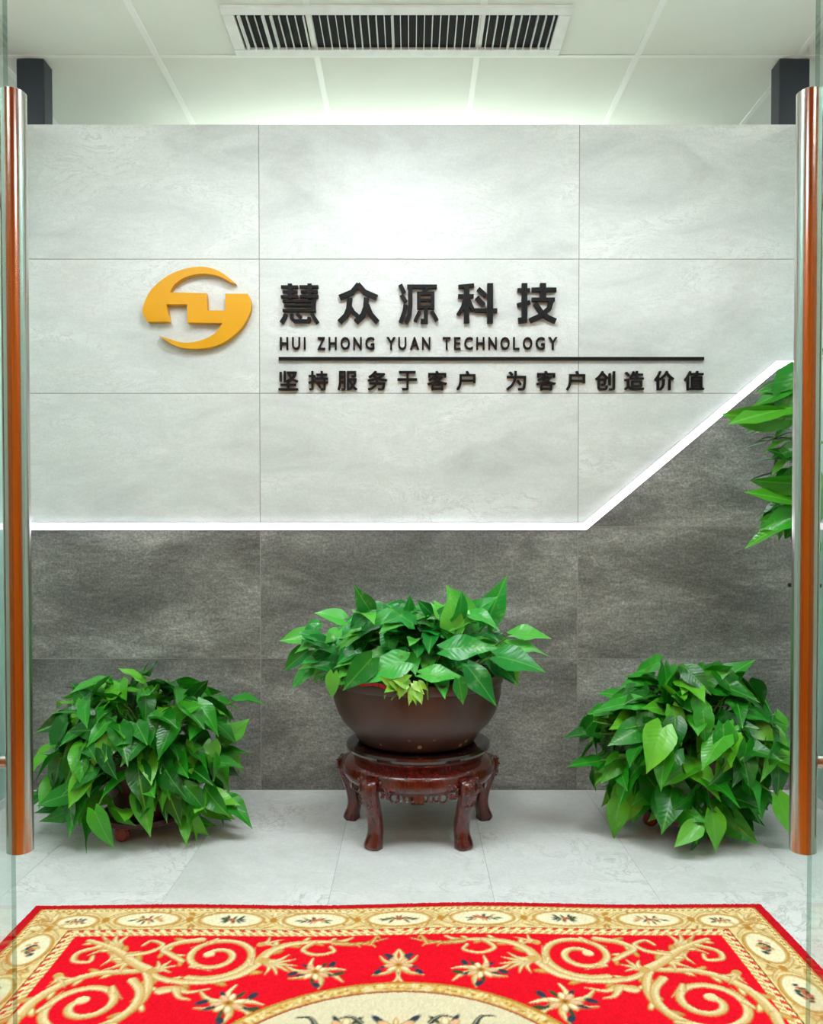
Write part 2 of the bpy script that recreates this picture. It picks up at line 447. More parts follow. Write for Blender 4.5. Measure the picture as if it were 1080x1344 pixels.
# side partitions of mint glass with a white waist rail
for nm, s, lb in (('wall_left', -1, 'mint green glass partition along the left side'), ('wall_right', 1, 'mint green glass partition along the right side')):
    e = empty(nm, (s*(XW+0.02), 0, 0), label=lb, kind='structure')
    for y0, y1 in ((0.52, 1.38), (1.383, 2.24), (2.243, D-0.001)):
        obj('glass_panel', newbox(-0.02, 0.02, y0, y1, 0.03, HW-0.03), M['mint'], e)
    xx = -s*0.02
    obj('waist_rail', newbox(min(xx, xx-s*0.004), max(xx, xx-s*0.004), 0.52, D-0.02, 0.99, 1.010), M['white'], e)
    obj('top_rail', newbox(-0.025, 0.025, 0.5, D-0.001, HW-0.03, HW), M['white'], e)
    obj('bottom_rail', newbox(-0.025, 0.025, 0.5, D-0.001, 0, 0.03), M['white'], e)
    # red paper banner
    b = empty('paper_banner', (s*(XW-0.001), 2.40, 1.905), label='red paper banner with white dots on the %s mint partition' % ('left' if s < 0 else 'right'), cat='banner', group='red banners on the partitions')
    xs = sorted((0, -s*0.002))
    obj('sheet', newbox(xs[0], xs[1], 0, 0.505, 0, 0.175), M['red_paper'], b)
    for q in range(6):
        for r_ in range(2):
            bm = bmesh.new(); bmesh.ops.create_circle(bm, cap_ends=True, radius=0.016, segments=12,
                matrix=Matrix.Translation((-s*0.0026, 0.04+0.082*q+0.02*r_, 0.05+0.07*r_)) @ Matrix.Rotation(R(90), 4, 'Y'))
            obj('dot', bm, M['white_paper'], b)

# glass doors swung open, with long steel pull handles
def door(nm, s, lb):
    e = empty(nm, (s*0.685, 0.5, 0), label=lb, kind='structure')
    bm = newbox(-0.004, 0.004, 0.0, 0.905, 0.012, 2.38)
    o = obj('glass_pane', bm, M['glass'], e); o.data.materials.append(M['glass_edge'])
    for p in o.data.polygons:
        if abs(p.normal.x) < 0.5: p.material_index = 1
    for z0, z1 in ((0.006, 0.09), (2.30, 2.385)):
        obj('pivot_fitting', newbox(-0.016, 0.016, 0.0, 0.16, z0, z1, bevel=0.003), M['steel'], e)
    for side in (-s, s):
        hx = side*0.054
        bm = lathe([(0, 0), (0.0185, 0), (0.0205, 0.0015), (0.0205, 1.2085), (0.0185, 1.21), (0, 1.21)], 40)
        h = obj('pull_handle', bm, M['steel'], e, (hx, 0.817, 0.466), smooth_angle=25)
        for z in (0.145, 1.045):
            bm = bmesh.new(); tube(bm, [(side*-0.018, 0, z), (side*-0.049, 0, z)], 0.0105, 16)
            obj('standoff', bm, M['steel'], h, smooth_angle=50)
door('door_1', -1, 'clear glass door swung open at the left with a long steel pull handle')
door('door_2', 1, 'clear glass door swung open at the right with a long steel pull handle')
for nm, s, lb in (('window_1', -1, 'fixed clear glass pane left of the doorway'), ('window_2', 1, 'fixed clear glass pane right of the doorway')):
    xs = sorted((s*0.70, s*XW))
    o = obj(nm, newbox(xs[0], xs[1], 0.494, 0.506, 0.012, 2.38), M['glass']); props(o, lb, None, None, 'structure')
props(obj('trim_1', newbox(-XW, XW, 0.47, 0.53, 2.39, HW), M['steel']), 'steel header rail over the doorway', None, None, 'structure')

# ceiling light panels
def panel(x, y, mat, lb, z=CZ-0.003):
    e = empty('ceiling_light', (x, y, z), label=lb, cat='ceiling light', group='square ceiling light panels')
    bm = bmesh.new()
    for a in ((-.298, .298, -.298, -.28), (-.298, .298, .28, .298), (-.298, -.28, -.28, .28), (.28, .298, -.28, .28)):
        box(bm, a[0], a[1], a[2], a[3], -0.02, 0)
    obj('frame', bm, M['white'], e)
    obj('diffuser', newbox(-.28, .28, -.28, .28, -0.016, -0.006), M[mat], e)
panel(-0.055, 1.90, 'panel_light', 'square light panel in the ceiling in front of the stone wall, midway')
panel(-1.15, 1.2, 'panel_light', 'square light panel in the ceiling above the left glass door')
panel(1.15, 1.2, 'panel_light', 'square light panel in the ceiling above the right glass door')
panel(0.0, 4.2, 'side_light', 'square light panel in the ceiling behind the stone wall')
panel(-2.2, 2.6, 'side_light', 'square light panel in the ceiling beyond the left partition')
panel(2.2, 2.6, 'side_light', 'square light panel in the ceiling beyond the right partition')
panel(-1.0, -.5, 'lobby_light', 'square light panel in the lobby ceiling, left one behind the viewer', 2.50)
panel(1.0, -.5, 'lobby_light', 'square light panel in the lobby ceiling, right one behind the viewer', 2.50)

# added unseen pendants, put in only to brighten the ceiling
def pendant(x, y, z, w, lb, mt='fill_uplight'):
    e = empty('added_uplight', (x, y, z), label=lb, cat='added light', group='added unseen uplights')
    bm = bmesh.new(); box(bm, -w/2, w/2, -.07, .07, 0, .03)
    obj('body', bm, M['white'], e)
    obj('diffuser', newbox(-w/2+.01, w/2-.01, -.06, .06, .0301, .036), M[mt], e)
    for sx in (-1, 1):
        bm = bmesh.new(); tube(bm, [(sx*w*.4, .066, .03), (sx*w*.4, .066, CZ-.003-z)], .002, 6); obj('cable', bm, M['steel'], e)
pendant(-.80, 1.75, 2.33, 1.1, 'added unseen pendant with upward light, left one in front of the stone wall')
pendant(.80, 1.75, 2.33, 1.1, 'added unseen pendant with upward light, right one in front of the stone wall')
pendant(0, 4.0, 2.30, 2.0, 'added unseen pendant with upward light behind the stone wall', 'rear_fill_uplight')

# air vent: frame, black sheet for inner shade, tilted blades
vt = empty('air_vent', (-0.052, 2.943, CZ), label='long white air vent with rows of thin blades in the ceiling', cat='air vent')
VW, VD = 0.597, 0.143
bm = bmesh.new(); fw = 0.043
for a in ((-VW, VW, -VD, -VD+fw), (-VW, VW, VD-fw, VD), (-VW, -VW+fw, -VD+fw, VD-fw), (VW-fw, VW, -VD+fw, VD-fw)):
    box(bm, a[0], a[1], a[2], a[3], -0.012, -0.001, bevel=0.002)
obj('frame', bm, M['vent'], vt)
# flat black sheet stands in for the shade inside the duct
bm = bmesh.new(); iw, idp = VW-fw, VD-fw
obj('shade_sheet', newbox(-iw, iw, -idp, idp, -0.0032, -0.0025), M['black'], vt)
nb = 40; bmesh_blade = None
rb = random.Random(3)
for i in range(nb):
    x = -iw + (i+0.5)*2*iw/nb
    if bmesh_blade is None:
        o = obj('blade', newbox(-0.0013, 0.0013, -idp, idp, -0.0065, 0.0065), M['vent'], vt); bmesh_blade = o.data
    else: o = obj('blade', bmesh_blade, None, vt)
    o.location = (x, 0, -0.0105); wide = rb.random() < 0.27
    o.rotation_euler = (0, R(rb.uniform(30, 48) if wide else rb.uniform(-8, 10)), 0)

# ------------------------------------------------------------------ emblem and lettering on the wall
PXM = 348.4
def wx(px): return (px-540)/PXM
def wz(py):                              # height on the wall of an image row, from the wall's own row heights
    return 0.9815 + D*math.tan(math.atan((720-py)/1080) - R(1.2))
def zm(x, y, ox, oy, s): return (wx(ox+x/s), wz(oy+y/s))
out = []
seq = [('c', [(395,125),(335,80),(262,65),(170,88),(95,145),(62,215),(72,250),(80,263)]),
       ('l', [(158,262),(147,200),(221,200),(222,266),(347,267)]),
       ('c', [(347,267),(318,306),(262,332),(200,337),(120,313)]),
       ('c', [(120,313),(180,350),(255,360),(335,345),(405,297),(442,240),(450,200),(446,178),(438,162)]),
       ('l', [(358,162),(358,222),(294,222),(290,160),(160,157)]),
       ('c', [(160,157),(178,128),(215,103),(270,90),(330,97),(381,122)])]
for kd, pts in seq:
    q = catmull(pts, 6) if kd == 'c' else pts
    for p in q:
        w = zm(p[0], p[1], 170, 330, 2.769)
        if not out or (abs(out[-1][0]-w[0]) + abs(out[-1][1]-w[1])) > 1e-4: out.append(w)
cxl, czl = wx(262), wz(407)
o = obj('wall_emblem', prism_xz([(x-cxl, z-czl) for x, z in out], -0.030, -0.002), M['gold'], None, (cxl, D, czl))
props(o, 'golden raised emblem of two interlocked crescents left of the black lettering', 'emblem')

def stroke_mesh(strokes, conv, y0, y1, cx, cz, ws):
    bm = bmesh.new()
    for si, (pts, w) in enumerate(strokes):
        P = [Vector(conv(*p)) for p in pts]
        poly = strip_poly([tuple(p) for p in P], w*ws)
        prism_xz([(x-cx, z-cz) for x, z in poly], y0 - si*0.00025, y1, bm)
    return bm
V = lambda x, a, b, w: ([(x, a), (x, b)], w)
H = lambda y, a, b, w: ([(a, y), (b, y)], w)
hui = [H(63,52,160,16), H(95,62,156,15), H(126,50,162,16), V(108,44,140,26), H(63,170,290,16), H(95,178,286,15), H(126,170,290,16), V(234,44,140,26),
       H(156,62,274,16), V(260,150,224,26), H(184,72,260,14), H(216,62,274,17),
       ([(82,238),(74,262),(54,294)],24), ([(120,238),(120,268),(138,284),(226,284),(232,258)],20), ([(152,236),(180,260)],18), ([(248,236),(262,262),(284,294)],24)]
zhong = [([(548,46),(505,98),(424,132)],32), ([(540,46),(585,98),(664,132)],32),
         ([(490,134),(484,205),(466,248),(424,290)],34), ([(492,190),(512,226),(540,250)],24),
         ([(597,134),(592,196),(575,244),(528,290)],34), ([(600,180),(622,240),(666,290)],32)]
yuan = [([(812,50),(836,100)],26), ([(820,116),(846,160)],26), ([(846,178),(838,225),(814,292)],26),
        H(62,856,1046,23), ([(876,62),(876,180),(870,244),(850,294)],28),
        ([(986,72),(958,100)],16), V(930,96,206,23), V(1018,96,206,23), H(106,920,1030,19), H(150,930,1020,16), H(195,920,1030,19),
        ([(975,196),(975,284),(942,284)],26), ([(936,222),(906,286)],22), ([(1012,220),(1046,280)],23)]
ke = [([(80,92),(225,78)],32), H(180,76,222,32), V(155,84,432,50), ([(140,196),(118,286),(76,358)],34), ([(166,200),(218,318)],34),
      ([(262,112),(334,176)],40), ([(250,192),(318,268)],40), H(316,230,442,36), V(375,62,434,54)]
ji = [H(125,632,748,34), ([(697,60),(697,404),(640,412)],52), ([(630,266),(750,236)],34), H(120,764,994,36), V(870,60,212,56), H(213,764,980,34),
      ([(952,214),(928,296),(858,362),(748,412)],46), ([(796,248),(858,340),(920,385),(990,416)],44)]
t = empty('sign_lettering', (wx(369), D, wz(428)), label='row of five large black raised Chinese characters at the top of the lettering', cat='lettering')
for st, (ox, oy, sc) in ((hui, (360, 365, 4.909)), (zhong, (360, 365, 4.909)), (yuan, (360, 365, 4.909)), (ke, (590, 365, 7.2)), (ji, (590, 365, 7.2))):
    cv = lambda x, y: zm(x, y, ox, oy, sc)
    obj('character', stroke_mesh(st, cv, -0.018, -0.003, t.location.x, t.location.z, 1/sc/PXM), M['letter'], t)

def glyph(ch, bold):
    c = bpy.data.curves.new('glyph', 'FONT'); c.body = ch; c.size = 1.0; c.offset = bold; c.resolution_u = 3
    c.extrude = 0.5
    o = bpy.data.objects.new('glyph', c); COL.objects.link(o)
    dg = bpy.context.evaluated_depsgraph_get(); dg.update()
    me = bpy.data.meshes.new_from_object(o.evaluated_get(dg))
    bpy.data.objects.remove(o); bpy.data.curves.remove(c)
    return me
def set_glyph(ch, bold, x0, x1, z0, z1, parent, name, full=True, depth=0.012):
    """fit the glyph into the box (full) or scale by height only, on the wall"""
    me = glyph(ch, 0.0)
    co = np.empty(len(me.vertices)*3); me.vertices.foreach_get('co', co); co = co.reshape(-1, 3)
    mn, mx = co.min(0), co.max(0)
    sx = (x1-x0)/(mx[0]-mn[0]); sz = (z1-z0)/(mx[1]-mn[1])
    n = np.empty_like(co)
    n[:, 0] = x0 + (co[:, 0]-mn[0])*sx - parent.location.x
    n[:, 2] = z0 + (co[:, 1]-mn[1])*sz - parent.location.z
    n[:, 1] = np.where(co[:, 2] > 0, -0.003-depth, -0.003)
    me.vertices.foreach_set('co', n.ravel()); me.update()
    bm = bmesh.new(); b_ = bold*(x1-x0)
    for i, (dx, dz) in enumerate(((0, 0), (1, 1), (-1, 1), (1, -1), (-1, -1))):
        k0 = len(bm.verts); bm.from_mesh(me); bm.verts.ensure_lookup_table()
        bmesh.ops.translate(bm, vec=(dx*b_, -0.00025*i, dz*b_), verts=bm.verts[k0:])
    bm.to_mesh(me); bm.free()
    me.materials.clear(); me.materials.append(M['letter'])
    return obj(name, me, None, parent)
# second row: latin capitals
t = empty('sign_lettering', (wx(369), D, wz(460)), label='row of small black raised capital letters under the large characters', cat='lettering')
adv = {'I': 0.42, 'Z': 0.92, 'U': 0.98, 'Y': 0.96, 'T': 0.94, 'E': 0.86, 'L': 0.82, 'O': 1.06, 'G': 1.06, 'C': 1.0, 'A': 1.0, ' ': 0.72}
wid = {'I': 0.10, 'Z': 0.60, 'U': 0.64, 'Y': 0.70, 'T': 0.62, 'E': 0.52, 'L': 0.50, 'O': 0.74, 'G': 0.72, 'C': 0.68, 'A': 0.72, 'H': 0.64, 'N': 0.66}
txt = 'HUI ZHONG YUAN TECHNOLOGY'
tot = sum(adv.get(c, 1.0) for c in txt) - 0.30; unit = (729-369)/tot; cur = 369.0
for c in txt:
    if c != ' ': set_glyph(c, 0.03 if c != 'I' else 0.16, wx(cur), wx(cur + wid[c]*unit), wz(459.5), wz(443.5), t, 'letter', depth=0.008)
    cur += adv.get(c, 1.0)*unit
# thin bar
o = obj('divider_bar', newbox(wx(367)-wx(644), wx(921)-wx(644), -0.014, -0.002, -0.0058, 0.0058), M['letter'], None, (wx(644), D, wz(471.5)))
props(o, 'long thin black raised bar under the capital letters', 'bar')
# third row
t = empty('sign_lettering', (wx(367), D, wz(513)), label='long row of small black raised Chinese characters under the thin bar', cat='lettering')
row = list(zip('坚持服务于客户', [367, 406, 444, 483, 522, 561, 599])) + list(zip('为客户创造价值', [664, 703, 742, 780, 818, 857, 896]))
for ch, px in row:
    set_glyph(ch, 0.016, wx(px), wx(px+(25 if ch != '户' else 24)), wz(512.5), wz(488), t, 'character', depth=0.010)

# ------------------------------------------------------------------ rug
def make_rug():
    HU, LV = 0.945, 1.5
    nu, nv = 440, 220                                        # a quarter of the rug
    U1 = np.linspace(0, HU, nu); V1 = np.linspace(0, LV/2, nv)
    U, Vv = np.meshgrid(U1, V1)                              # rows v, columns u
    c3 = lambda r, g, b: np.array(lin(r, g, b)[:3])
    RED, RED2 = c3(226, 4, 30), c3(196, 6, 26)
    CREAM, PALE, TAN, GOLD, BRN = c3(232, 216, 164), c3(236, 226, 190), c3(206, 164, 92), c3(190, 130, 44), c3(132, 84, 34)
    GRN, NAVY, PINK = c3(62, 74, 44), c3(48, 58, 74), c3(220, 120, 90)
    C = np.zeros((nv, nu, 3)); C[:] = RED
    Hh = np.zeros((nv, nu))
    rr = random.Random(11); nprng = np.random.default_rng(5)
    def put(mask, col, h=None):
        a = np.clip(mask, 0, 1)[..., None]; C[:] = C*(1-a) + np.asarray(col)*a
        if h is not None: Hh[:] = Hh*(1-a[..., 0]) + h*a[..., 0]
    px = 0.0022
    def soft(d): return np.clip(0.5 - d/px/1.6, 0, 1)
    def ell(cu, cv, a, b, ang=0.0):
        ca, sa = math.cos(ang), math.sin(ang); x = (U-cu)*ca+(Vv-cv)*sa; y = -(U-cu)*sa+(Vv-cv)*ca
        q = np.sqrt((x/a)**2+(y/b)**2); return (q-1)*min(a, b)
    def stroke(pts, w0, w1=None, light=CREAM, dark=TAN, edge=GOLD, n=10, fat=True, leafy=False):
        w1 = w0 if w1 is None else w1
        if fat: w0, w1 = w0*1.15, w1*1.3
        if leafy:
            Q = catmull(pts, 12); acc = 0; sd = 1
            for i in range(2, len(Q)-1):
                acc += math.hypot(*(Q[i]-Q[i-1]))
                if acc > .030:
                    acc = 0; sd = -sd; ta = math.atan2(Q[i][1]-Q[i-1][1], Q[i][0]-Q[i-1][0]) + sd*.75
                    ww = w0*(1-i/len(Q))+w1*i/len(Q); l = ww*.85
                    cu, c2 = Q[i][0]+math.cos(ta)*l*.9, Q[i][1]+math.sin(ta)*l*.9
                    put(soft(ell(cu, c2, l, l*.42, ta)), GOLD, .001); put(soft(ell(cu, c2, l*.8, l*.26, ta)), CREAM if sd > 0 else TAN, .0014)
        P = np.array(catmull(pts, n)); m = len(P)
        pad = max(w0, w1)+0.006
        i0, i1 = np.searchsorted(V1, [P[:, 1].min()-pad, P[:, 1].max()+pad]); j0, j1 = np.searchsorted(U1, [P[:, 0].min()-pad, P[:, 0].max()+pad])
        if i1 <= i0 or j1 <= j0: return
        u, v = U[i0:i1, j0:j1], Vv[i0:i1, j0:j1]
        best = np.full(u.shape, 9.0); side = np.zeros(u.shape)
        for q in range(m):
            tt = q/(m-1); w = (w0*(1-tt)+w1*tt)*0.5
            T = P[min(q+1, m-1)]-P[max(q-1, 0)]; T = T/(np.linalg.norm(T)+1e-9)
            du, dv = u-P[q, 0], v-P[q, 1]; d = np.sqrt(du*du+dv*dv)-w
            s = (-T[1]*du+T[0]*dv)/max(w, 1e-4)
            up = d < best; best = np.where(up, d, best); side = np.where(up, s, side)
        a = soft(best)[..., None]; k = np.clip(side*0.5+0.5, 0, 1)[..., None]
        col = light*(1-k)+dark*k; ed = np.clip(1+best/0.0034, 0, 1)[..., None]
        col = col*(1-0.8*ed)+(edge*.75+BRN*.25)*0.8*ed
        hl = np.clip(1-np.abs(side+.25)/.35, 0, 1)[..., None]*.5; col = col*(1-hl)+PALE*hl
        C[i0:i1, j0:j1] = C[i0:i1, j0:j1]*(1-a)+col*a
        Hh[i0:i1, j0:j1] = np.maximum(Hh[i0:i1, j0:j1], a[..., 0]*0.0013)
    def bloom(cu, cv, r, small=False):
        for q in range(5):                                    # dark leaves behind
            an = q*1.26+0.3+rr.uniform(-.2, .2)
            put(soft(ell(cu+math.cos(an)*r*0.95, cv+math.sin(an)*r*0.95, r*0.42, r*0.14, an)), GRN if q % 2 else NAVY, 0.0018)
        for q in range(7):
            an = q*0.9+rr.uniform(-.15, .15); rad = r*rr.uniform(.5, .66)
            put(soft(ell(cu+math.cos(an)*rad, cv+math.sin(an)*rad, r*0.40, r*0.23, an)), TAN, 0.002)
            put(soft(ell(cu+math.cos(an)*rad*1.05, cv+math.sin(an)*rad*1.05, r*0.30, r*0.15, an)), PALE if q % 3 else PINK*.5+PALE*.5, 0.0024)
        put(soft(ell(cu, cv, r*0.25, r*0.25)), GOLD, 0.0026); put(soft(ell(cu, cv, r*0.11, r*0.11)), BRN, 0.0026)
    def spray(cu, cv, r, a0):                                 # bouquet of a flower with leaves and blue buds
        for an, ln, w, cl in ((a0, 1.5, .30, TAN), (a0+.7, 1.3, .24, CREAM), (a0-.8, 1.35, .26, TAN), (a0+2.3, 1.25, .22, CREAM), (a0+3.3, 1.5, .28, TAN), (a0+4.1, 1.2, .24, GOLD)):
            e = (cu+math.cos(an)*r*ln, cv+math.sin(an)*r*ln)
            mid = (cu+math.cos(an+.25)*r*ln*.55, cv+math.sin(an+.25)*r*ln*.55)
            stroke([(cu, cv), mid, e], r*w*1.5, r*0.08, CREAM, cl, GOLD)
        for an, dd in ((a0+.4, 1.05), (a0+1.3, .95), (a0+3.8, 1.0), (a0+5.4, 1.05)):
            put(soft(ell(cu+math.cos(an)*r*dd, cv+math.sin(an)*r*dd, r*.26, r*.15, an+.5)), NAVY if an-a0 > 1 else GRN, 0.002)
        bloom(cu, cv, r*0.68)
    # ---- border
    dist = np.minimum(HU-U, Vv)                               # distance from the rug's edge
    alongv = (HU-U) < Vv
    put(soft(dist-0.027), RED2)
    band = (dist > 0.027) & (dist < 0.168)
    put(band*1.0, CREAM, 0.001)
    s = np.where(alongv, Vv, U)
    for d0, d1, ca, cb, per in ((0.027, 0.034, TAN, GOLD, 0.02), (0.036, 0.043, CREAM, GOLD, 0.016), (0.138, 0.143, GOLD, BRN, 0.03), (0.143, 0.154, CREAM, c3(214, 70, 50), 0.026), (0.155, 0.168, TAN, CREAM, 0.018)):
        m = (dist > d0) & (dist < d1); ph = ((s+(dist-d0)*0.9)/per) % 1.0
        put(m*(ph < 0.5), ca, 0.0014); put(m*(ph >= 0.5), cb, 0.0014)
    inner = (dist > 0.043) & (dist < 0.138)
    put(inner*1.0, c3(226, 205, 146), 0.001)
    for q in range(420):                                      # busy foliage between the medallions
        if rr.random() < .62: cu, c2 = rr.uniform(0, HU-.04), rr.uniform(.046, .135)
        else: cu, c2 = HU-rr.uniform(.046, .135), rr.uniform(.04, LV/2)
        m = soft(ell(cu, c2, rr.uniform(.006, .016), rr.uniform(.0022, .004), rr.uniform(0, 3.14)))*inner
        put(m, rr.choice([TAN, GOLD, TAN, PALE, CREAM, BRN*.5+TAN*.5]), .0018)
    def medal(cu, cv, a, b):
        put(soft(ell(cu, cv, a+0.010, b+0.008))*inner, GOLD, 0.0018); put(soft(ell(cu, cv, a+0.006, b+0.005))*inner, TAN, 0.002)
        put(soft(ell(cu, cv, a, b))*inner, PALE, 0.0012)
        for q in range(15):
            an = q*0.42+rr.uniform(-.3, .3); rd = rr.uniform(.2, .55)
            put(soft(ell(cu+math.cos(an)*a*rd, cv+math.sin(an)*b*rd*0.9, a*.13, b*.10, an)), rr.choice([GRN, BRN, TAN, NAVY, PINK, GRN]), 0.002)
        put(soft(ell(cu, cv, a*.13, b*.2)), PINK*.6+BRN*.4, 0.0022); put(soft(ell(cu+.004, cv, a*.05, b*.08)), BRN, 0.0022)
    def cross(cu, cv, horiz):
        for sg in (-1, 1):
            for tg in (-1, 1):
                if horiz: pts = [(cu, cv), (cu+sg*.012, cv+tg*.018), (cu+sg*.034, cv+tg*.036), (cu+sg*.060, cv+tg*.041)]
                else: pts = [(cu, cv), (cu+tg*.018, cv+sg*.012), (cu+tg*.036, cv+sg*.034), (cu+tg*.041, cv+sg*.052)]
                stroke(pts, .014, .004, CREAM, TAN, GOLD, fat=False)
        put(soft(ell(cu, cv, .009, .014)), GOLD, 0.002)
    for q in range(4): cross(0.1045+0.209*q, 0.0905, True)
    for q in range(4): medal(0.209*q, 0.0905, 0.074, 0.034)
    medal(0.80, 0.098, 0.046, 0.030)
    for q in range(4): cross(HU-0.0905, 0.135+0.19*q, False)
    for q in range(4): medal(HU-0.0905, 0.232+0.19*q, 0.036, 0.066)
    stroke([(.84, .128), (.868, .105), (.876, .075), (.900, .052)], .016, .006)
    stroke([(.852, .118), (.884, .108), (.900, .118)], .014, .004, TAN, GOLD)
    stroke([(.868, .092), (.89, .085), (.905, .092)], .012, .004, TAN, GOLD)
    # ---- field scrolls
    def spiral(cu, cv, r, a0, turns, sgn, w):
        pts = []
        for q in range(26):
            tt = q/25; an = a0+sgn*turns*2*math.pi*tt; rad = r*(1-0.80*tt**0.9)
            pts.append((cu+math.cos(an)*rad, cv+math.sin(an)*rad))
        stroke(pts, w, w*0.75, CREAM, TAN, GOLD, n=5)
        e = pts[-1]; put(soft(ell(e[0], e[1], w*.75, w*.75)), CREAM, .0024)
        for q in (4, 9, 14):                                  # little leaf hooks along the coil
            p = pts[q]; o2 = pts[q+2]; an = math.atan2(p[1]-cv, p[0]-cu)
            stroke([p, (p[0]+math.cos(an-sgn*.9)*w*1.1, p[1]+math.sin(an-sgn*.9)*w*1.1), (o2[0]+math.cos(an)*w*1.3, o2[1]+math.sin(an)*w*1.3)], w*.8, w*.15, CREAM, TAN)
    def acanthus(cu, cv, an, ln, w, n=5):
        for q in range(n):
            f = (q-(n-1)/2)/(n/2); a = an+f*1.1; l = ln*(1-.35*abs(f))
            stroke([(cu, cv), (cu+math.cos(a-f*.5)*l*.5, cv+math.sin(a-f*.5)*l*.5), (cu+math.cos(a)*l, cv+math.sin(a)*l)], w, w*.12, CREAM, TAN, GOLD)
        put(soft(ell(cu, cv, w*.6, w*.6)), TAN, .0022)
    # main vines (u measured from the middle of the rug)
    stroke([(.56, .325), (.50, .365), (.42, .372), (.35, .345), (.315, .29)], .015, .022, leafy=True)
    stroke([(.315, .29), (.30, .245), (.26, .21), (.20, .198), (.14, .197), (.112, .180)], .026, .007, leafy=True)
    spiral(.418, .265, .098, 1.15, 1.75, 1, .017)
    acanthus(.305, .285, 2.7, .085, .022, 6); acanthus(.325, .21, 3.6, .055, .016, 3)
    stroke([(.20, .20), (.222, .235), (.19, .258), (.152, .245), (.160, .222)], .013, .008)
    stroke([(.15, .205), (.105, .212), (.06, .200), (.028, .186)], .018, .004, TAN, GOLD, BRN)
    for q, (a, b) in enumerate(((.09, .225), (.055, .226), (.045, .186))): stroke([(.125-.03*q, .207), (a+.008, b-.01), (a, b)], .011, .003, TAN, GOLD)
    stroke([(.56, .325), (.535, .38), (.53, .44), (.555, .505), (.60, .555)], .016, .02, leafy=True)
    spiral(.640, .455, .112, 4.1, 1.8, -1, .019)
    stroke([(.56, .325), (.60, .33), (.66, .335), (.715, .37), (.75, .43), (.76, .50)], .016, .022, leafy=True)
    acanthus(.645, .235, -.6, .10, .026, 6); acanthus(.66, .24, 2.3, .085, .022, 4); acanthus(.60, .285, .6, .07, .02, 3)
    stroke([(.56, .32), (.60, .29), (.64, .25), (.69, .215), (.735, .19)], .026, .012, leafy=True)
    stroke([(.70, .22), (.738, .245), (.735, .28), (.700, .285), (.70, .262)], .016, .008)
    stroke([(.62, .26), (.575, .245), (.555, .215), (.585, .195), (.60, .215)], .016, .007)
    stroke([(.47, .19), (.52, .205), (.545, .235), (.52, .26), (.49, .285)], .02, .012, leafy=True)
    acanthus(.545, .33, -2.4, .06, .02, 4); acanthus(.745, .34, 2.2, .06, .016, 3)
    stroke([(.50, .405), (.47, .398), (.44, .412), (.40, .40)], .026, .004); stroke([(.47, .402), (.455, .43), (.43, .44)], .018, .004)
    spray(.183, .335, .050, 2.6); spray(.347, .456, .056, 2.4); spray(.0, .312, .050, 1.4); spray(.47, .60, .055, 2.2)
    acanthus(.76, .60, 3.6, .09, .024, 5); acanthus(.60, .62, 2.0, .09, .022, 5)
    stroke([(.76, .5), (.745, .57), (.70, .63), (.64, .66), (.58, .70)], .022, .012, leafy=True)
    # ---- central oval
    cv = LV/2
    e0 = ell(0, cv, .411, .371)
    put(soft(e0), GOLD, .002); put(soft(e0+.007), TAN, .002)
    an = np.arctan2((Vv-cv)/.371, U/.411); ph = (an*24/math.pi) % 1.0
    ring = soft(e0+.010)*(1-soft(e0+.034))
    put(ring, c3(222, 190, 112), .0022)
    for q in range(200):
        tq = -math.pi/2*rr.random(); rd = rr.uniform(.012, .032)
        put(soft(ell(math.cos(tq)*(.411-rd), cv+math.sin(tq)*(.371-rd), rr.uniform(.003, .008), rr.uniform(.002, .004), rr.uniform(0, 3))), rr.choice([CREAM, GOLD, CREAM, TAN]), .0026)
    put(soft(e0+.035), BRN*.6+RED2*.4, .001); put(soft(e0+.040), c3(224, 214, 180), .0014)
    bloom(.0, .56, .055); bloom(.10, .55, .04); bloom(.19, .62, .05); bloom(.06, .66, .06)
    for q in range(14):
        a = rr.uniform(0, 6.28); cu, c2 = rr.uniform(0, .2), rr.uniform(.52, .72)
        stroke([(cu, c2), (cu+math.cos(a)*.03, c2+math.sin(a)*.03), (cu+math.cos(a+.5)*.05, c2+math.sin(a+.5)*.05)], .012, .003, GRN, NAVY, GRN)
    # wool irregularity
    nz = nprng.normal(0, 1, (nv, nu)); nz = (nz + np.roll(nz, 1, 0) + np.roll(nz, 1, 1))/1.7
    C *= np.clip(1+nz*0.045, .8, 1.2)[..., None]
    # mirror the quarter to the whole rug
    full = lambda Q: np.concatenate([np.concatenate([Q[:, :0:-1], Q], 1), np.concatenate([Q[:, :0:-1], Q], 1)[-2::-1]], 0)
    Cf, Hf = full(C), full(Hh)
    uf = np.concatenate([-U1[:0:-1], U1]); vf = np.concatenate([V1, LV-V1[-2::-1]])
    UU, VV = np.meshgrid(uf, vf)
    X = UU + 0.004*np.sin(VV*5.0); Y = -VV + 0.006*np.sin(UU*3.1+0.6) + 0.003*np.sin(UU*9)
    Z = 0.009 + Hf + 0.0016*np.sin(UU*7)*np.cos(VV*6) + 0.0006*nprng.normal(0, 1, Hf.shape)
    edge = np.minimum(np.minimum(HU-np.abs(UU), VV), LV-VV)
    Z = np.where(edge < 1e-6, 0.0008, Z)
    nV, nU = X.shape
    co = np.stack([X, Y, Z], -1).reshape(-1, 3)
    idx = np.arange(nV*nU).reshape(nV, nU)
    q = np.stack([idx[1:, :-1], idx[1:, 1:], idx[:-1, 1:], idx[:-1, :-1]], -1).reshape(-1, 4)
    me = bpy.data.meshes.new('patterned_rug')
    me.vertices.add(len(co)); me.vertices.foreach_set('co', co.ravel())
    me.loops.add(q.size); me.loops.foreach_set('vertex_index', q.ravel().astype(np.int32))
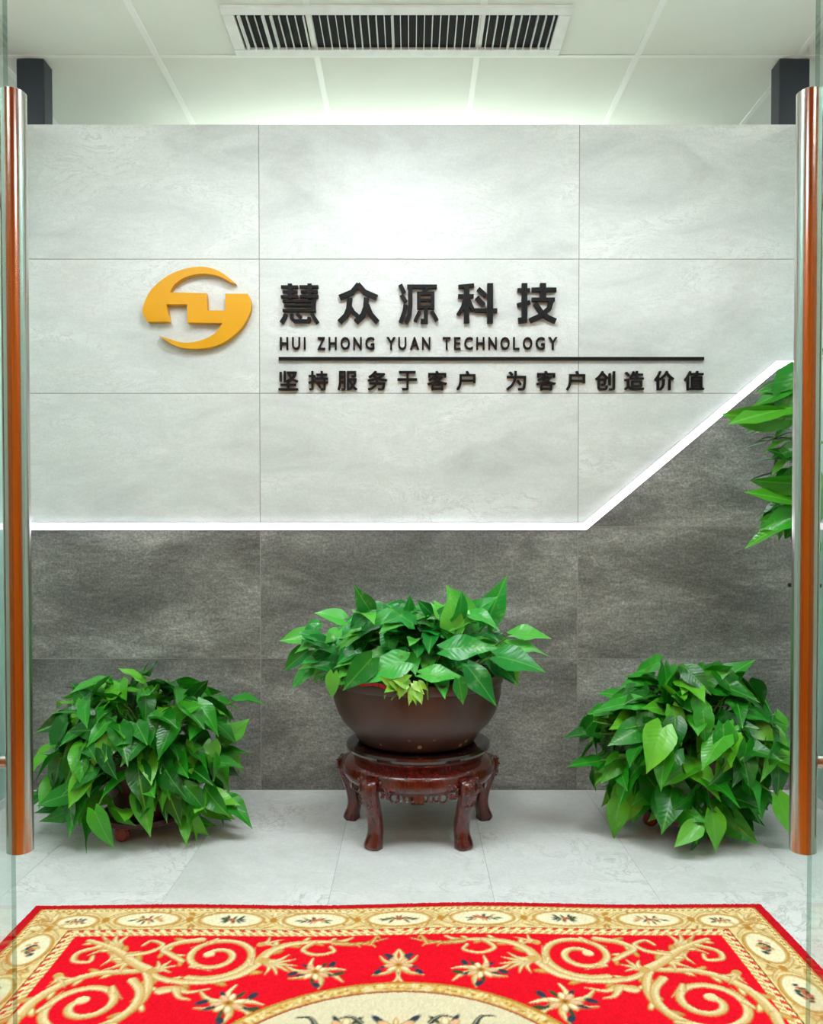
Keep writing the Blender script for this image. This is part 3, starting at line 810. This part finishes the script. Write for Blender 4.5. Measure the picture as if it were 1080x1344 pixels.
    me.polygons.add(len(q)); me.polygons.foreach_set('loop_start', np.arange(0, q.size, 4, dtype=np.int32))
    me.update(calc_edges=True); me.validate()
    at = me.color_attributes.new('weave', 'FLOAT_COLOR', 'POINT')
    rgba = np.concatenate([Cf.reshape(-1, 3), np.ones((nV*nU, 1))], 1)
    at.data.foreach_set('color', rgba.ravel())
    k = NT('woven_wool'); ca = k.add('ShaderNodeAttribute', attribute_name='weave')
    k.link(ca.outputs['Color'], k.p.inputs['Base Color']); k.p.inputs['Roughness'].default_value = 0.9
    k.p.inputs['Specular IOR Level'].default_value = 0.15
    o = obj('patterned_rug', me, k.m, None, (-0.033, 2.130, 0.0))
    props(o, 'red wool rug with cream scrolls, floral border and central oval', 'rug')
    smooth(me, 180)
make_rug()

# ------------------------------------------------------------------ rosewood stand and clay bowl
SC = (0.022, 2.72)
st = empty('plant_stand', (SC[0], SC[1], 0), label='low round rosewood stand with five curved carved legs under the brown bowl', cat='plant stand')
SH = 0.292
obj('top_disc', lathe([(0, SH-.004), (.17, SH-.004), (.205, SH-.002), (.225, SH), (.236, SH-.004), (.239, SH-.012), (.234, SH-.021), (.222, SH-.026), (.10, SH-.026), (0, SH-.026)], 72), M['rosewood_dark'], st, smooth_angle=35)
obj('waist_moulding', lathe([(0, .266), (.222, .266), (.224, .262), (.216, .252), (.214, .243), (.224, .238), (.236, .232), (.243, .224), (.244, .218), (.10, .218), (0, .218)], 72), M['rosewood'], st, smooth_angle=35)
obj('apron', lathe([(.245, .2185), (.249, .205), (.247, .192), (.238, .180), (.226, .174), (.216, .176), (.212, .2185)], 72), M['rosewood'], st, smooth_angle=35)
# pierced scrollwork under the apron
def arc_pts(r0, a0, cz, rad, n=10, full=True):
    out = []
    for q in range(n+1):
        t = 2*math.pi*q/n
        a = a0 + math.cos(t)*rad/r0
        out.append((r0*math.sin(a), -r0*math.cos(a), cz+math.sin(t)*rad))
    return out
leg_ang = [R(36), R(-36), R(108), R(-108), R(180)]
for q in range(5):
    mid = R(72*q)
    bm = bmesh.new()
    for f in (-1, 1):
        for da, rad, cz in ((.085, .011, .166), (.165, .010, .164), (.245, .011, .165), (.335, .014, .163)):
            tube(bm, arc_pts(.226, mid+f*da, cz, rad), .0036, 6, caps=False)
    box(bm, -.016, .016, -.230, -.218, .152, .178, mtx=Matrix.Rotation(mid, 4, 'Z'))
    a0, a1 = mid-.42, mid+.42
    tube(bm, [(.226*math.sin(a0+(a1-a0)*i/14), -.226*math.cos(a0+(a1-a0)*i/14), .1755) for i in range(15)], .004, 6)
    obj('fretwork', bm, M['rosewood'], st, smooth_angle=50)
# cabriole legs: profile in (radius, height), swept in width
leg_prof = [(.226, .226, .022, .024), (.252, .214, .023, .028), (.262, .192, .024, .028), (.258, .165, .023, .026), (.246, .13, .021, .024), (.234, .095, .019, .022),
            (.229, .065, .019, .022), (.231, .042, .020, .023), (.238, .020, .022, .026), (.240, .008, .023, .027), (.236, .0, .021, .025)]
cs = [np.array(p) for p in leg_prof]; samp = catmull(leg_prof, 3)
for ang in leg_ang:
    bm = bmesh.new(); rings = []
    for r, z, dr, dw in samp:
        z = max(z, 0)
        sec = [(-dr, -dw*.8), (-dr*.6, -dw), (dr*.55, -dw), (dr, -dw*.55), (dr, dw*.55), (dr*.55, dw), (-dr*.6, dw), (-dr, dw*.8)]
        rings.append([bm.verts.new(((r+a)*math.sin(ang) + b*math.cos(ang), -(r+a)*math.cos(ang) + b*math.sin(ang), z)) for a, b in sec])
    for a, b in zip(rings, rings[1:]):
        for i in range(8): bm.faces.new((a[i], a[(i+1) % 8], b[(i+1) % 8], b[i]))
    bm.faces.new(rings[0]); bm.faces.new(rings[-1])
    lg = obj('leg', bm, M['rosewood'], st, smooth_angle=55)
    # carved knee: rows of small scrolls on the outer face and flanks
    bm = bmesh.new(); rk = random.Random(int(ang*10)+50)
    for q in range(16):
        zc = rk.uniform(.135, .215); off = rk.uniform(-.022, .022)
        rr_ = .262 + .022 - abs(zc-.192)*.25
        p = Vector((rr_*math.sin(ang)+off*math.cos(ang), -rr_*math.cos(ang)+off*math.sin(ang), zc))
        bmesh.ops.create_icosphere(bm, subdivisions=1, radius=rk.uniform(.0045, .0075), matrix=Matrix.Translation(p) @ Matrix.Diagonal((1, 1, .7, 1)))
    for sd in (-1, 1):
        for q in range(14):
            zc = rk.uniform(.165, .215); aa = ang + sd*(.125 + rk.uniform(0, .13)); rr_ = .247
            p = Vector((rr_*math.sin(aa), -rr_*math.cos(aa), zc))
            bmesh.ops.create_icosphere(bm, subdivisions=1, radius=rk.uniform(.005, .009), matrix=Matrix.Translation(p))
    obj('carving', bm, M['rosewood'], lg, smooth_angle=60)

# ------------------------------------------------------------------ leaves
def leaf_mesh(name, mat, wid, fold, curl, twist=0.0, wave=0.0, long=False):
    if long: rows = [(0, .12), (.10, .46), (.24, .78), (.40, .97), (.56, .98), (.72, .78), (.86, .44), (1.0, 0.01)]
    else: rows = [(-.05, .42), (.03, .80), (.13, .97), (.26, 1.0), (.42, .90), (.58, .70), (.74, .43), (.88, .17), (1.0, .01)]
    vs, fs = [], []
    for i, (t, w) in enumerate(rows):
        for j, s in enumerate((-1, -.5, 0, .5, 1)):
            hw = wid*w*.5; x = s*hw
            y = t - (0.10*(abs(s)) if (i == 0 and not long) else 0) + (0.05 if (i == 0 and s == 0 and not long) else 0)
            z = fold*abs(x) - curl*t*t + twist*x*t + wave*math.sin(t*9+s*2)*abs(s)*hw
            vs.append((x, y, z))
    for i in range(len(rows)-1):
        for j in range(4):
            a = i*5+j; fs.append((a, a+1, a+6, a+5))
    me = bpy.data.meshes.new(name); me.from_pydata(vs, [], fs); me.update()
    me.materials.append(mat)
    for p in me.polygons: p.use_smooth = True
    return me
def leaf_set(mat, long=False):
    rl = random.Random(5)
    return [leaf_mesh('leaf', mat, (rl.uniform(.30, .38) if long else rl.uniform(.48, .64)), rl.uniform(.15, .55), rl.uniform(.05, .38), rl.uniform(-.5, .5), rl.uniform(.05, .2), long) for _ in range(9)]
LEAF = leaf_set(M['leaf']); LEAFC = leaf_set(M['leaf_center']); LEAFL = leaf_set(M['leaf_long'], True)

def put_leaf(parent, meshes, rng, base, tip, normal, L):
    t = Vector(tip).normalized(); n = Vector(normal)
    n = (n - t*n.dot(t))
    n = n.normalized() if n.length > 1e-3 else t.orthogonal().normalized()
    x = t.cross(n)
    o = bpy.data.objects.new('leaf', rng.choice(meshes)); COL.objects.link(o); o.parent = parent
    m = Matrix((x, t, n)).transposed().to_4x4(); m.translation = Vector(base) - parent.location
    o.matrix_local = m @ Matrix.Diagonal((L*rng.uniform(.9, 1.1), L, L, 1))
    return o

def stems(parent, lines, rad=0.0028):
    bm = bmesh.new()
    for a, b, sag in lines:
        a, b = Vector(a)-parent.location, Vector(b)-parent.location
        m = (a+b)/2 + Vector((0, 0, sag))
        pts = [a*(1-t)**2 + m*2*t*(1-t) + b*t*t for t in (0, .25, .5, .75, 1)]
        tube(bm, pts, rad, 5, caps=False)
    o = obj('stems', bm, M['stem'], parent, smooth_angle=60); o['kind'] = 'stuff'

def leaf_ok(base, tip, L, xlim, ylim, zmin):
    for f in (0, .5, 1.0):
        p = Vector(base) + Vector(tip).normalized()*L*f
        if not (xlim[0] < p.x < xlim[1]) or p.y > ylim or p.z < zmin: return False
    return True

def bush(label, c, rad, n_out, n_in, seed, elo, size, meshes, base_z, pot_r, pot_h, casters, extra=()):
    rng = random.Random(seed)
    e = empty('potted_pothos', (c[0], c[1], 0), label=label, cat='potted plant', group='bushy pothos plants on the floor')
    # pot and its wheeled tray
    pz = 0.055
    obj('pot', lathe([(0, pz), (pot_r*.78, pz), (pot_r*.80, pz+.004), (pot_r*.98, pz+pot_h-.02), (pot_r*1.04, pz+pot_h-.018), (pot_r*1.04, pz+pot_h), (pot_r*.95, pz+pot_h), (pot_r*.93, pz+pot_h-.03), (0, pz+pot_h-.03)], 36), M['plastic_pot'], e, smooth_angle=40)
    obj('soil', lathe([(0, pz+pot_h-.020), (pot_r*.5, pz+pot_h-.022), (pot_r*.90, pz+pot_h-.028)], 24), M['soil'], e, smooth_angle=60)
    tr = obj('wheeled_tray', lathe([(0, .042), (pot_r*1.0, .042), (pot_r*1.06, .046), (pot_r*1.06, .062), (pot_r*1.0, .062), (pot_r*.98, .054), (0, .054)], 36), M['plastic_pot'], e, smooth_angle=40)
    for a in casters:
        cx, cy = pot_r*.93*math.sin(a), -pot_r*.93*math.cos(a)
        bm = lathe([(0, -.011), (.016, -.011), (.024, -.007), (.026, 0), (.024, .007), (.016, .011), (.011, .009), (0, .009)], 24)
        bmesh.ops.rotate(bm, cent=(0, 0, 0), matrix=Matrix.Rotation(R(90), 3, 'X'), verts=bm.verts)
        bmesh.ops.translate(bm, vec=(cx, cy, .026), verts=bm.verts)
        obj('caster', bm, M['wheel'], tr, smooth_angle=40)
    lines = []; made = 0; tries = 0
    while made < n_out + n_in and tries < 6000:
        tries += 1
        inner = made >= n_out
        az = rng.uniform(0, 2*math.pi)
        el = math.asin(rng.uniform(math.sin(R(elo)), 1.0))
        d = Vector((math.cos(el)*math.cos(az), math.cos(el)*math.sin(az), math.sin(el)))
        if not inner and d.y > .55 and rng.random() < .7: continue
        lump = 1 + 0.16*mnoise.noise(d*2.3 + Vector((seed, 0, 0)))
        k = (rng.uniform(.45, .72) if inner else rng.uniform(.78, 1.04))*lump
        p = Vector(c) + Vector((d.x*rad[0], d.y*rad[1], d.z*rad[2]))*k
        out = Vector((d.x, d.y, 0)); out = out.normalized() if out.length > .05 else Vector((rng.uniform(-1, 1), -1, 0)).normalized()
        rnd = Vector((rng.uniform(-1, 1), rng.uniform(-1, 1), rng.uniform(-1, 1)))
        up = max(0, d.z)
        tip = out*(.75 + .25*up) + Vector((0, 0, -.72 + .70*up + rng.uniform(-.25, .45))) + rnd*.75 + Vector((0, -.1, 0))
        rn2 = Vector((rng.uniform(-1, 1), rng.uniform(-1, 1), rng.uniform(-1, 1)))
        nor = d*.6 + Vector((0, -.2, .75)) + rn2*.75
        L = rng.uniform(*size)*(1.0 if not inner else .95)
        tn = tip.normalized(); base = p - tn*L*.45
        if not leaf_ok(base, tn, L, (-XW+.03, 1.212), D-.02, .012): continue
        put_leaf(e, meshes, rng, base, tn, nor, L); made += 1
        if rng.random() < .55 and not inner:
            root = (c[0]+rng.uniform(-.5, .5)*pot_r, c[1]+rng.uniform(-.5, .5)*pot_r, pz+pot_h-.03)
            lines.append((root, base, rng.uniform(.03, .10)))
    for (base, tip, nor, L) in extra:
        put_leaf(e, meshes, rng, base, tip, nor, L)
        lines.append(((c[0], c[1]-.05, pz+pot_h-.02), base, .05))
    stems(e, lines)
    return e

bush('bushy pothos with a red caster under it, on the floor left of the rosewood stand', (-.885, 2.70, .235), (.315, .27, .275), 245, 45, 21, -42, (.095, .14), LEAF, .235, .13, .19,
     [R(-14), R(105), R(225)],
     extra=[((-.575, 2.66, .43), (.9, -.2, .05), (0, -.3, 1), .11), ((-.60, 2.62, .13), (.5, -.3, -.25), (.2, -.6, .8), .13), ((-.93, 2.40, .16), (.35, -.1, -.8), (0, -1, .35), .13), ((-1.16, 2.62, .28), (-.5, -.3, -.5), (-.4, -.6, .6), .13)])
bush('bushy pothos trailing down to the floor right of the rosewood stand', (.915, 2.70, .27), (.335, .265, .265), 225, 70, 34, -62, (.10, .155), LEAF, .27, .13, .2,
     [R(20), R(140), R(260)],
     extra=[((.905, 2.46, .135), (.1, -.25, -.9), (0, -1, .3), .12), ((.86, 2.45, .10), (-.5, -.2, -.3), (0, -.7, .7), .10), ((.66, 2.60, .13), (-.15, -.2, -.9), (-.2, -1, .1), .13), ((1.12, 2.5, .17), (.3, -.2, -.8), (.2, -1, .3), .12),
            ((1.13, 2.52, .30), (.5, -.3, -.6), (.2, -.8, .6), .11), ((.60, 2.64, .33), (-.9, -.2, .05), (0, -.4, 1), .12), ((.60, 2.62, .245), (-.9, -.2, 0), (0, -.4, 1), .11)])

# ------------------------------------------------------------------ bowl with its plant on the stand
bw = empty('bowl_planter', (SC[0]-.005, SC[1], SH), label='wide brown clay bowl filled with pothos on the rosewood stand', cat='potted plant')
obj('bowl', lathe([(0, .0005), (.180, .0005), (.190, .004), (.197, .014), (.208, .034), (.226, .052), (.243, .070), (.260, .098), (.271, .130), (.278, .160), (.279, .184), (.2785, .194), (.285, .201), (.287, .214), (.285, .224), (.279, .228), (.268, .226), (.264, .215), (.258, .17), (0, .165)], 80), M['clay'], bw, smooth_angle=45)
obj('soil', lathe([(0, .205), (.15, .202), (.26, .192)], 32), M['soil'], bw, smooth_angle=60)
bm = bmesh.new()
rib = [(.2865*math.sin(R(a)), -.2865*math.cos(R(a)), .222+.004*math.sin(a*.4)) for a in range(-48, -14, 4)]
for a, b in zip(rib, rib[1:]):
    va = [bm.verts.new(p) for p in (a, b, (b[0], b[1], b[2]+.012), (a[0], a[1], a[2]+.012))]; bm.faces.new(va)
rbn = obj('ribbon', bm, M['ribbon'], bw); rbn['label'] = 'red ribbon along the bowl rim'
sm = rbn.modifiers.new('thick', 'SOLIDIFY'); sm.thickness = .002
rng = random.Random(77)
lines = []
bc = Vector((SC[0]-.005, SC[1], SH+.20))
n = 0; tries = 0
while n < 165 and tries < 4000:
    tries += 1
    az = rng.uniform(0, 2*math.pi); rr_ = math.sqrt(rng.random())
    d = Vector((math.cos(az), math.sin(az), 0))
    if d.y*rr_ > .55 and rng.random() < .6: continue
    x, y = d.x*rr_*.315, d.y*rr_*.26
    hgt = (.265*(1-.75*rr_**4) + .035*mnoise.noise(Vector((x*9, y*9, 3))) )
    if n > 115: hgt *= rng.uniform(.35, .7)
    else: hgt *= rng.uniform(.72, 1.0)
    p = bc + Vector((x, y, hgt*.92 - .01))
    rnd = Vector((rng.uniform(-1, 1), rng.uniform(-1, 1), rng.uniform(-1, 1)))
    tip = d*(.35+.75*rr_) + Vector((0, -.15, .15 - .75*rr_**2 + rng.uniform(-.2, .35))) + rnd*.65
    nor = Vector((0, -.55, .8)) + d*.35 + rnd*.5
    L = rng.uniform(.085, .145); tn = tip.normalized(); base = p - tn*L*.5
    dist = math.hypot(base.x-bc.x, base.y-bc.y)
    tipp = base + tn*L
    if tipp.z < bc.z - .06 or base.z < bc.z-.01 or tipp.y > D-.02: continue
    if tipp.z < bc.z+.02 and math.hypot(tipp.x-bc.x, tipp.y-bc.y) < .30: continue
    put_leaf(bw, LEAFC, rng, base, tn, nor, L); n += 1
    if rng.random() < .6: lines.append(((bc.x+x*.5, bc.y+y*.5, bc.z-.005), base, .02))
# chosen leaves the photograph shows clearly
for base, tip, nor, L in (
    ((.245, 2.66, .685), (.35, -.1, .95), (-.25, -1, .35), .165), ((.18, 2.60, .70), (-.45, -.05, .8), (.1, -1, .4), .13), ((.13, 2.55, .66), (-.1, 0, 1), (-.2, -1, .2), .13),
    ((.32, 2.60, .655), (1, -.1, .15), (0, -.5, .9), .12), ((.31, 2.58, .625), (1, -.15, -.12), (0, -.5, .9), .13), ((.26, 2.50, .60), (.75, -.2, -.1), (-.1, -.6, .9), .15),
    ((.10, 2.48, .625), (.85, -.15, .1), (-.3, -.75, .7), .16), ((-.12, 2.46, .60), (-.55, -.1, -.6), (.2, -1, .4), .13), ((-.02, 2.46, .59), (-.8, -.1, -.25), (.1, -.8, .7), .17),
    ((.03, 2.45, .555), (.75, -.1, .02), (0, -.55, .9), .13), ((.17, 2.44, .575), (.62, -.1, -.75), (.35, -.9, .5), .14), ((.14, 2.43, .54), (.2, -.1, -1), (.1, -1, .2), .075),
    ((-.31, 2.62, .64), (-.95, -.2, .05), (0, -.6, .8), .11), ((-.33, 2.62, .60), (-.7, -.2, -.5), (-.2, -.9, .5), .10), ((-.32, 2.60, .55), (-.6, -.2, -.6), (-.2, -.9, .5), .09), ((-.24, 2.52, .545), (-.1, -.1, -1), (-.1, -1, .2), .08)):
    put_leaf(bw, LEAFC, rng, base, tip, nor, L); lines.append(((bc.x+(base[0]-bc.x)*.5, bc.y+(base[1]-bc.y)*.5, bc.z), base, .04))
for q in range(16):
    base = (rng.uniform(-.31, -.22), rng.uniform(2.54, 2.66), rng.uniform(.54, .69))
    put_leaf(bw, LEAFC, rng, base, (-.6+rng.uniform(-.5, .5), -.3, rng.uniform(-.6, .25)), (rng.uniform(-.5, .3), -.8, .7), rng.uniform(.06, .10))
for q in range(22):
    base = (rng.uniform(-.22, .2), rng.uniform(2.5, 2.68), rng.uniform(.67, .735))
    put_leaf(bw, LEAFC, rng, base, (rng.uniform(-1, 1), -.3, rng.uniform(-.3, .6)), (rng.uniform(-.6, .6), -.8, .7), rng.uniform(.08, .12))
# pale curled sprig over the front rim
SPR = leaf_set(leaf_material('young_leaf', (110, 176, 50), (140, 196, 64), (168, 212, 90), .4))
for q in range(13):
    base = (-.035+rng.uniform(-.05, .07), 2.425+rng.uniform(-.006, .012), SH+.225+rng.uniform(-.02, .045))
    put_leaf(bw, SPR, rng, base, (rng.uniform(-1, 1), -.35, rng.uniform(-.5, .6)), (rng.uniform(-.4, .4), -1, .5), rng.uniform(.035, .055))
lines.append(((-.02, 2.47, SH+.21), (-.06, 2.425, SH+.19), .02)); lines.append(((.03, 2.46, SH+.24), (.0, 2.428, SH+.185), .02)); lines.append(((.045, 2.45, SH+.25), (.048, 2.43, SH+.19), .02))
stems(bw, lines)

# ------------------------------------------------------------------ tall plant on an iron stand at the right
TX, TY = 1.272, 2.66
ts = empty('plant_stand', (TX, TY, 0), label='tall thin black iron plant stand behind the right door handle', cat='plant stand')
bm = bmesh.new(); tube(bm, [(0, 0, .04), (0, 0, .80)], .011, 10); obj('pole', bm, M['iron'], ts, smooth_angle=50)
obj('base', lathe([(0, 0), (.038, 0), (.040, .004), (.038, .012), (.020, .022), (.013, .05), (0, .05)], 28), M['iron'], ts, smooth_angle=40)
obj('tray', lathe([(0, .80), (.046, .80), (.05, .803), (.05, .812), (.046, .812), (.044, .806), (0, .806)], 28), M['iron'], ts, smooth_angle=40)
tp = empty('potted_climber', (TX, TY, .806), label='leafy climbing plant peeking out from behind the right door handle', cat='potted plant')
obj('pot', lathe([(0, .001), (.028, .001), (.031, .004), (.038, .10), (.040, .15), (.042, .152), (.042, .16), (.036, .16), (.034, .13), (0, .13)], 32), M['plastic_pot'], tp, smooth_angle=40)
obj('soil', lathe([(0, .14), (.0345, .136)], 20), M['soil'], tp)
bm = bmesh.new(); tube(bm, [(0, 0, .12), (0, 0, .80)], .016, 10); obj('moss_pole', bm, M['pole'], tp, smooth_angle=50)
lines = []
spots = [  # base, tip direction, normal, length, long?
    ((1.26, 2.58, 1.44), (-1, -.1, -.08), (0, -.75, .7), .145, 1), ((1.21, 2.56, 1.475), (-.35, -.1, -.85), (-.5, -.9, .3), .15, 0), ((1.28, 2.58, 1.375), (-1, -.1, -.15), (-.1, -.8, .6), .17, 1),
    ((1.23, 2.55, 1.37), (-1, -.15, -.16), (0, -.75, .7), .21, 1), ((1.22, 2.56, 1.33), (-1, -.1, .0), (0, -.9, -.4), .20, 1), ((1.19, 2.57, 1.345), (.5, -.2, -.6), (.2, -.9, .5), .10, 1),
    ((1.30, 2.58, 1.26), (-1, -.1, -.12), (0, -.8, .6), .13, 1), ((1.29, 2.60, 1.19), (-.9, -.1, .35), (0, -.8, .6), .14, 1), ((1.29, 2.58, 1.13), (-1, -.1, .0), (0, -.9, -.4), .18, 1),
    ((1.27, 2.57, 1.055), (-.95, -.1, .30), (0, -.7, .75), .19, 1), ((1.30, 2.57, 1.15), (-.3, -.1, -.95), (-.6, -.9, .1), .15, 0), ((1.29, 2.57, 1.20), (-.75, -.1, -.3), (0, -.9, .5), .12, 1),
    ((1.22, 2.56, 1.03), (-.9, -.1, -.25), (-.2, -.9, .5), .11, 0), ((1.18, 2.55, 1.00), (-1, -.1, -.3), (0, -.6, .8), .12, 1), ((1.23, 2.55, 1.03), (.15, -.1, -.95), (.1, -1, .2), .12, 0),
    ((1.24, 2.55, .965), (-.15, -.1, -1), (-.3, -1, .1), .12, 0), ((1.31, 2.57, 1.54), (-1, -.1, .05), (0, -.7, .7), .08, 1), ((1.29, 2.57, 1.52), (-1, -.1, -.1), (0, -.7, .7), .08, 1), ((1.21, 2.56, 1.43), (-1, -.1, -.35), (0, -.8, .6), .12, 1)]
rng = random.Random(8)
for b, tdir, nn, L, lg in spots:
    b = (b[0]-.015, b[1], b[2]); put_leaf(tp, LEAFL if lg else LEAF, rng, b, tdir, nn, L*1.18)
    lines.append(((TX-.01, TY, b[2]-.06), b, .03))
for q in range(46):
    z = rng.uniform(1.0, 1.50); a = rng.uniform(1.7, 4.6)
    d = Vector((math.cos(a), math.sin(a)*.8, 0)); b = Vector((TX, TY, z)) + d*.04
    tdir = d + Vector((0, 0, rng.uniform(-.7, .3))); L = rng.uniform(.09, .15)
    if (b + tdir.normalized()*L).x > 1.25: continue
    put_leaf(tp, LEAFL, rng, b, tdir, (d.x*.5, d.y*.5-.3, 1), L)
stems(tp, lines)
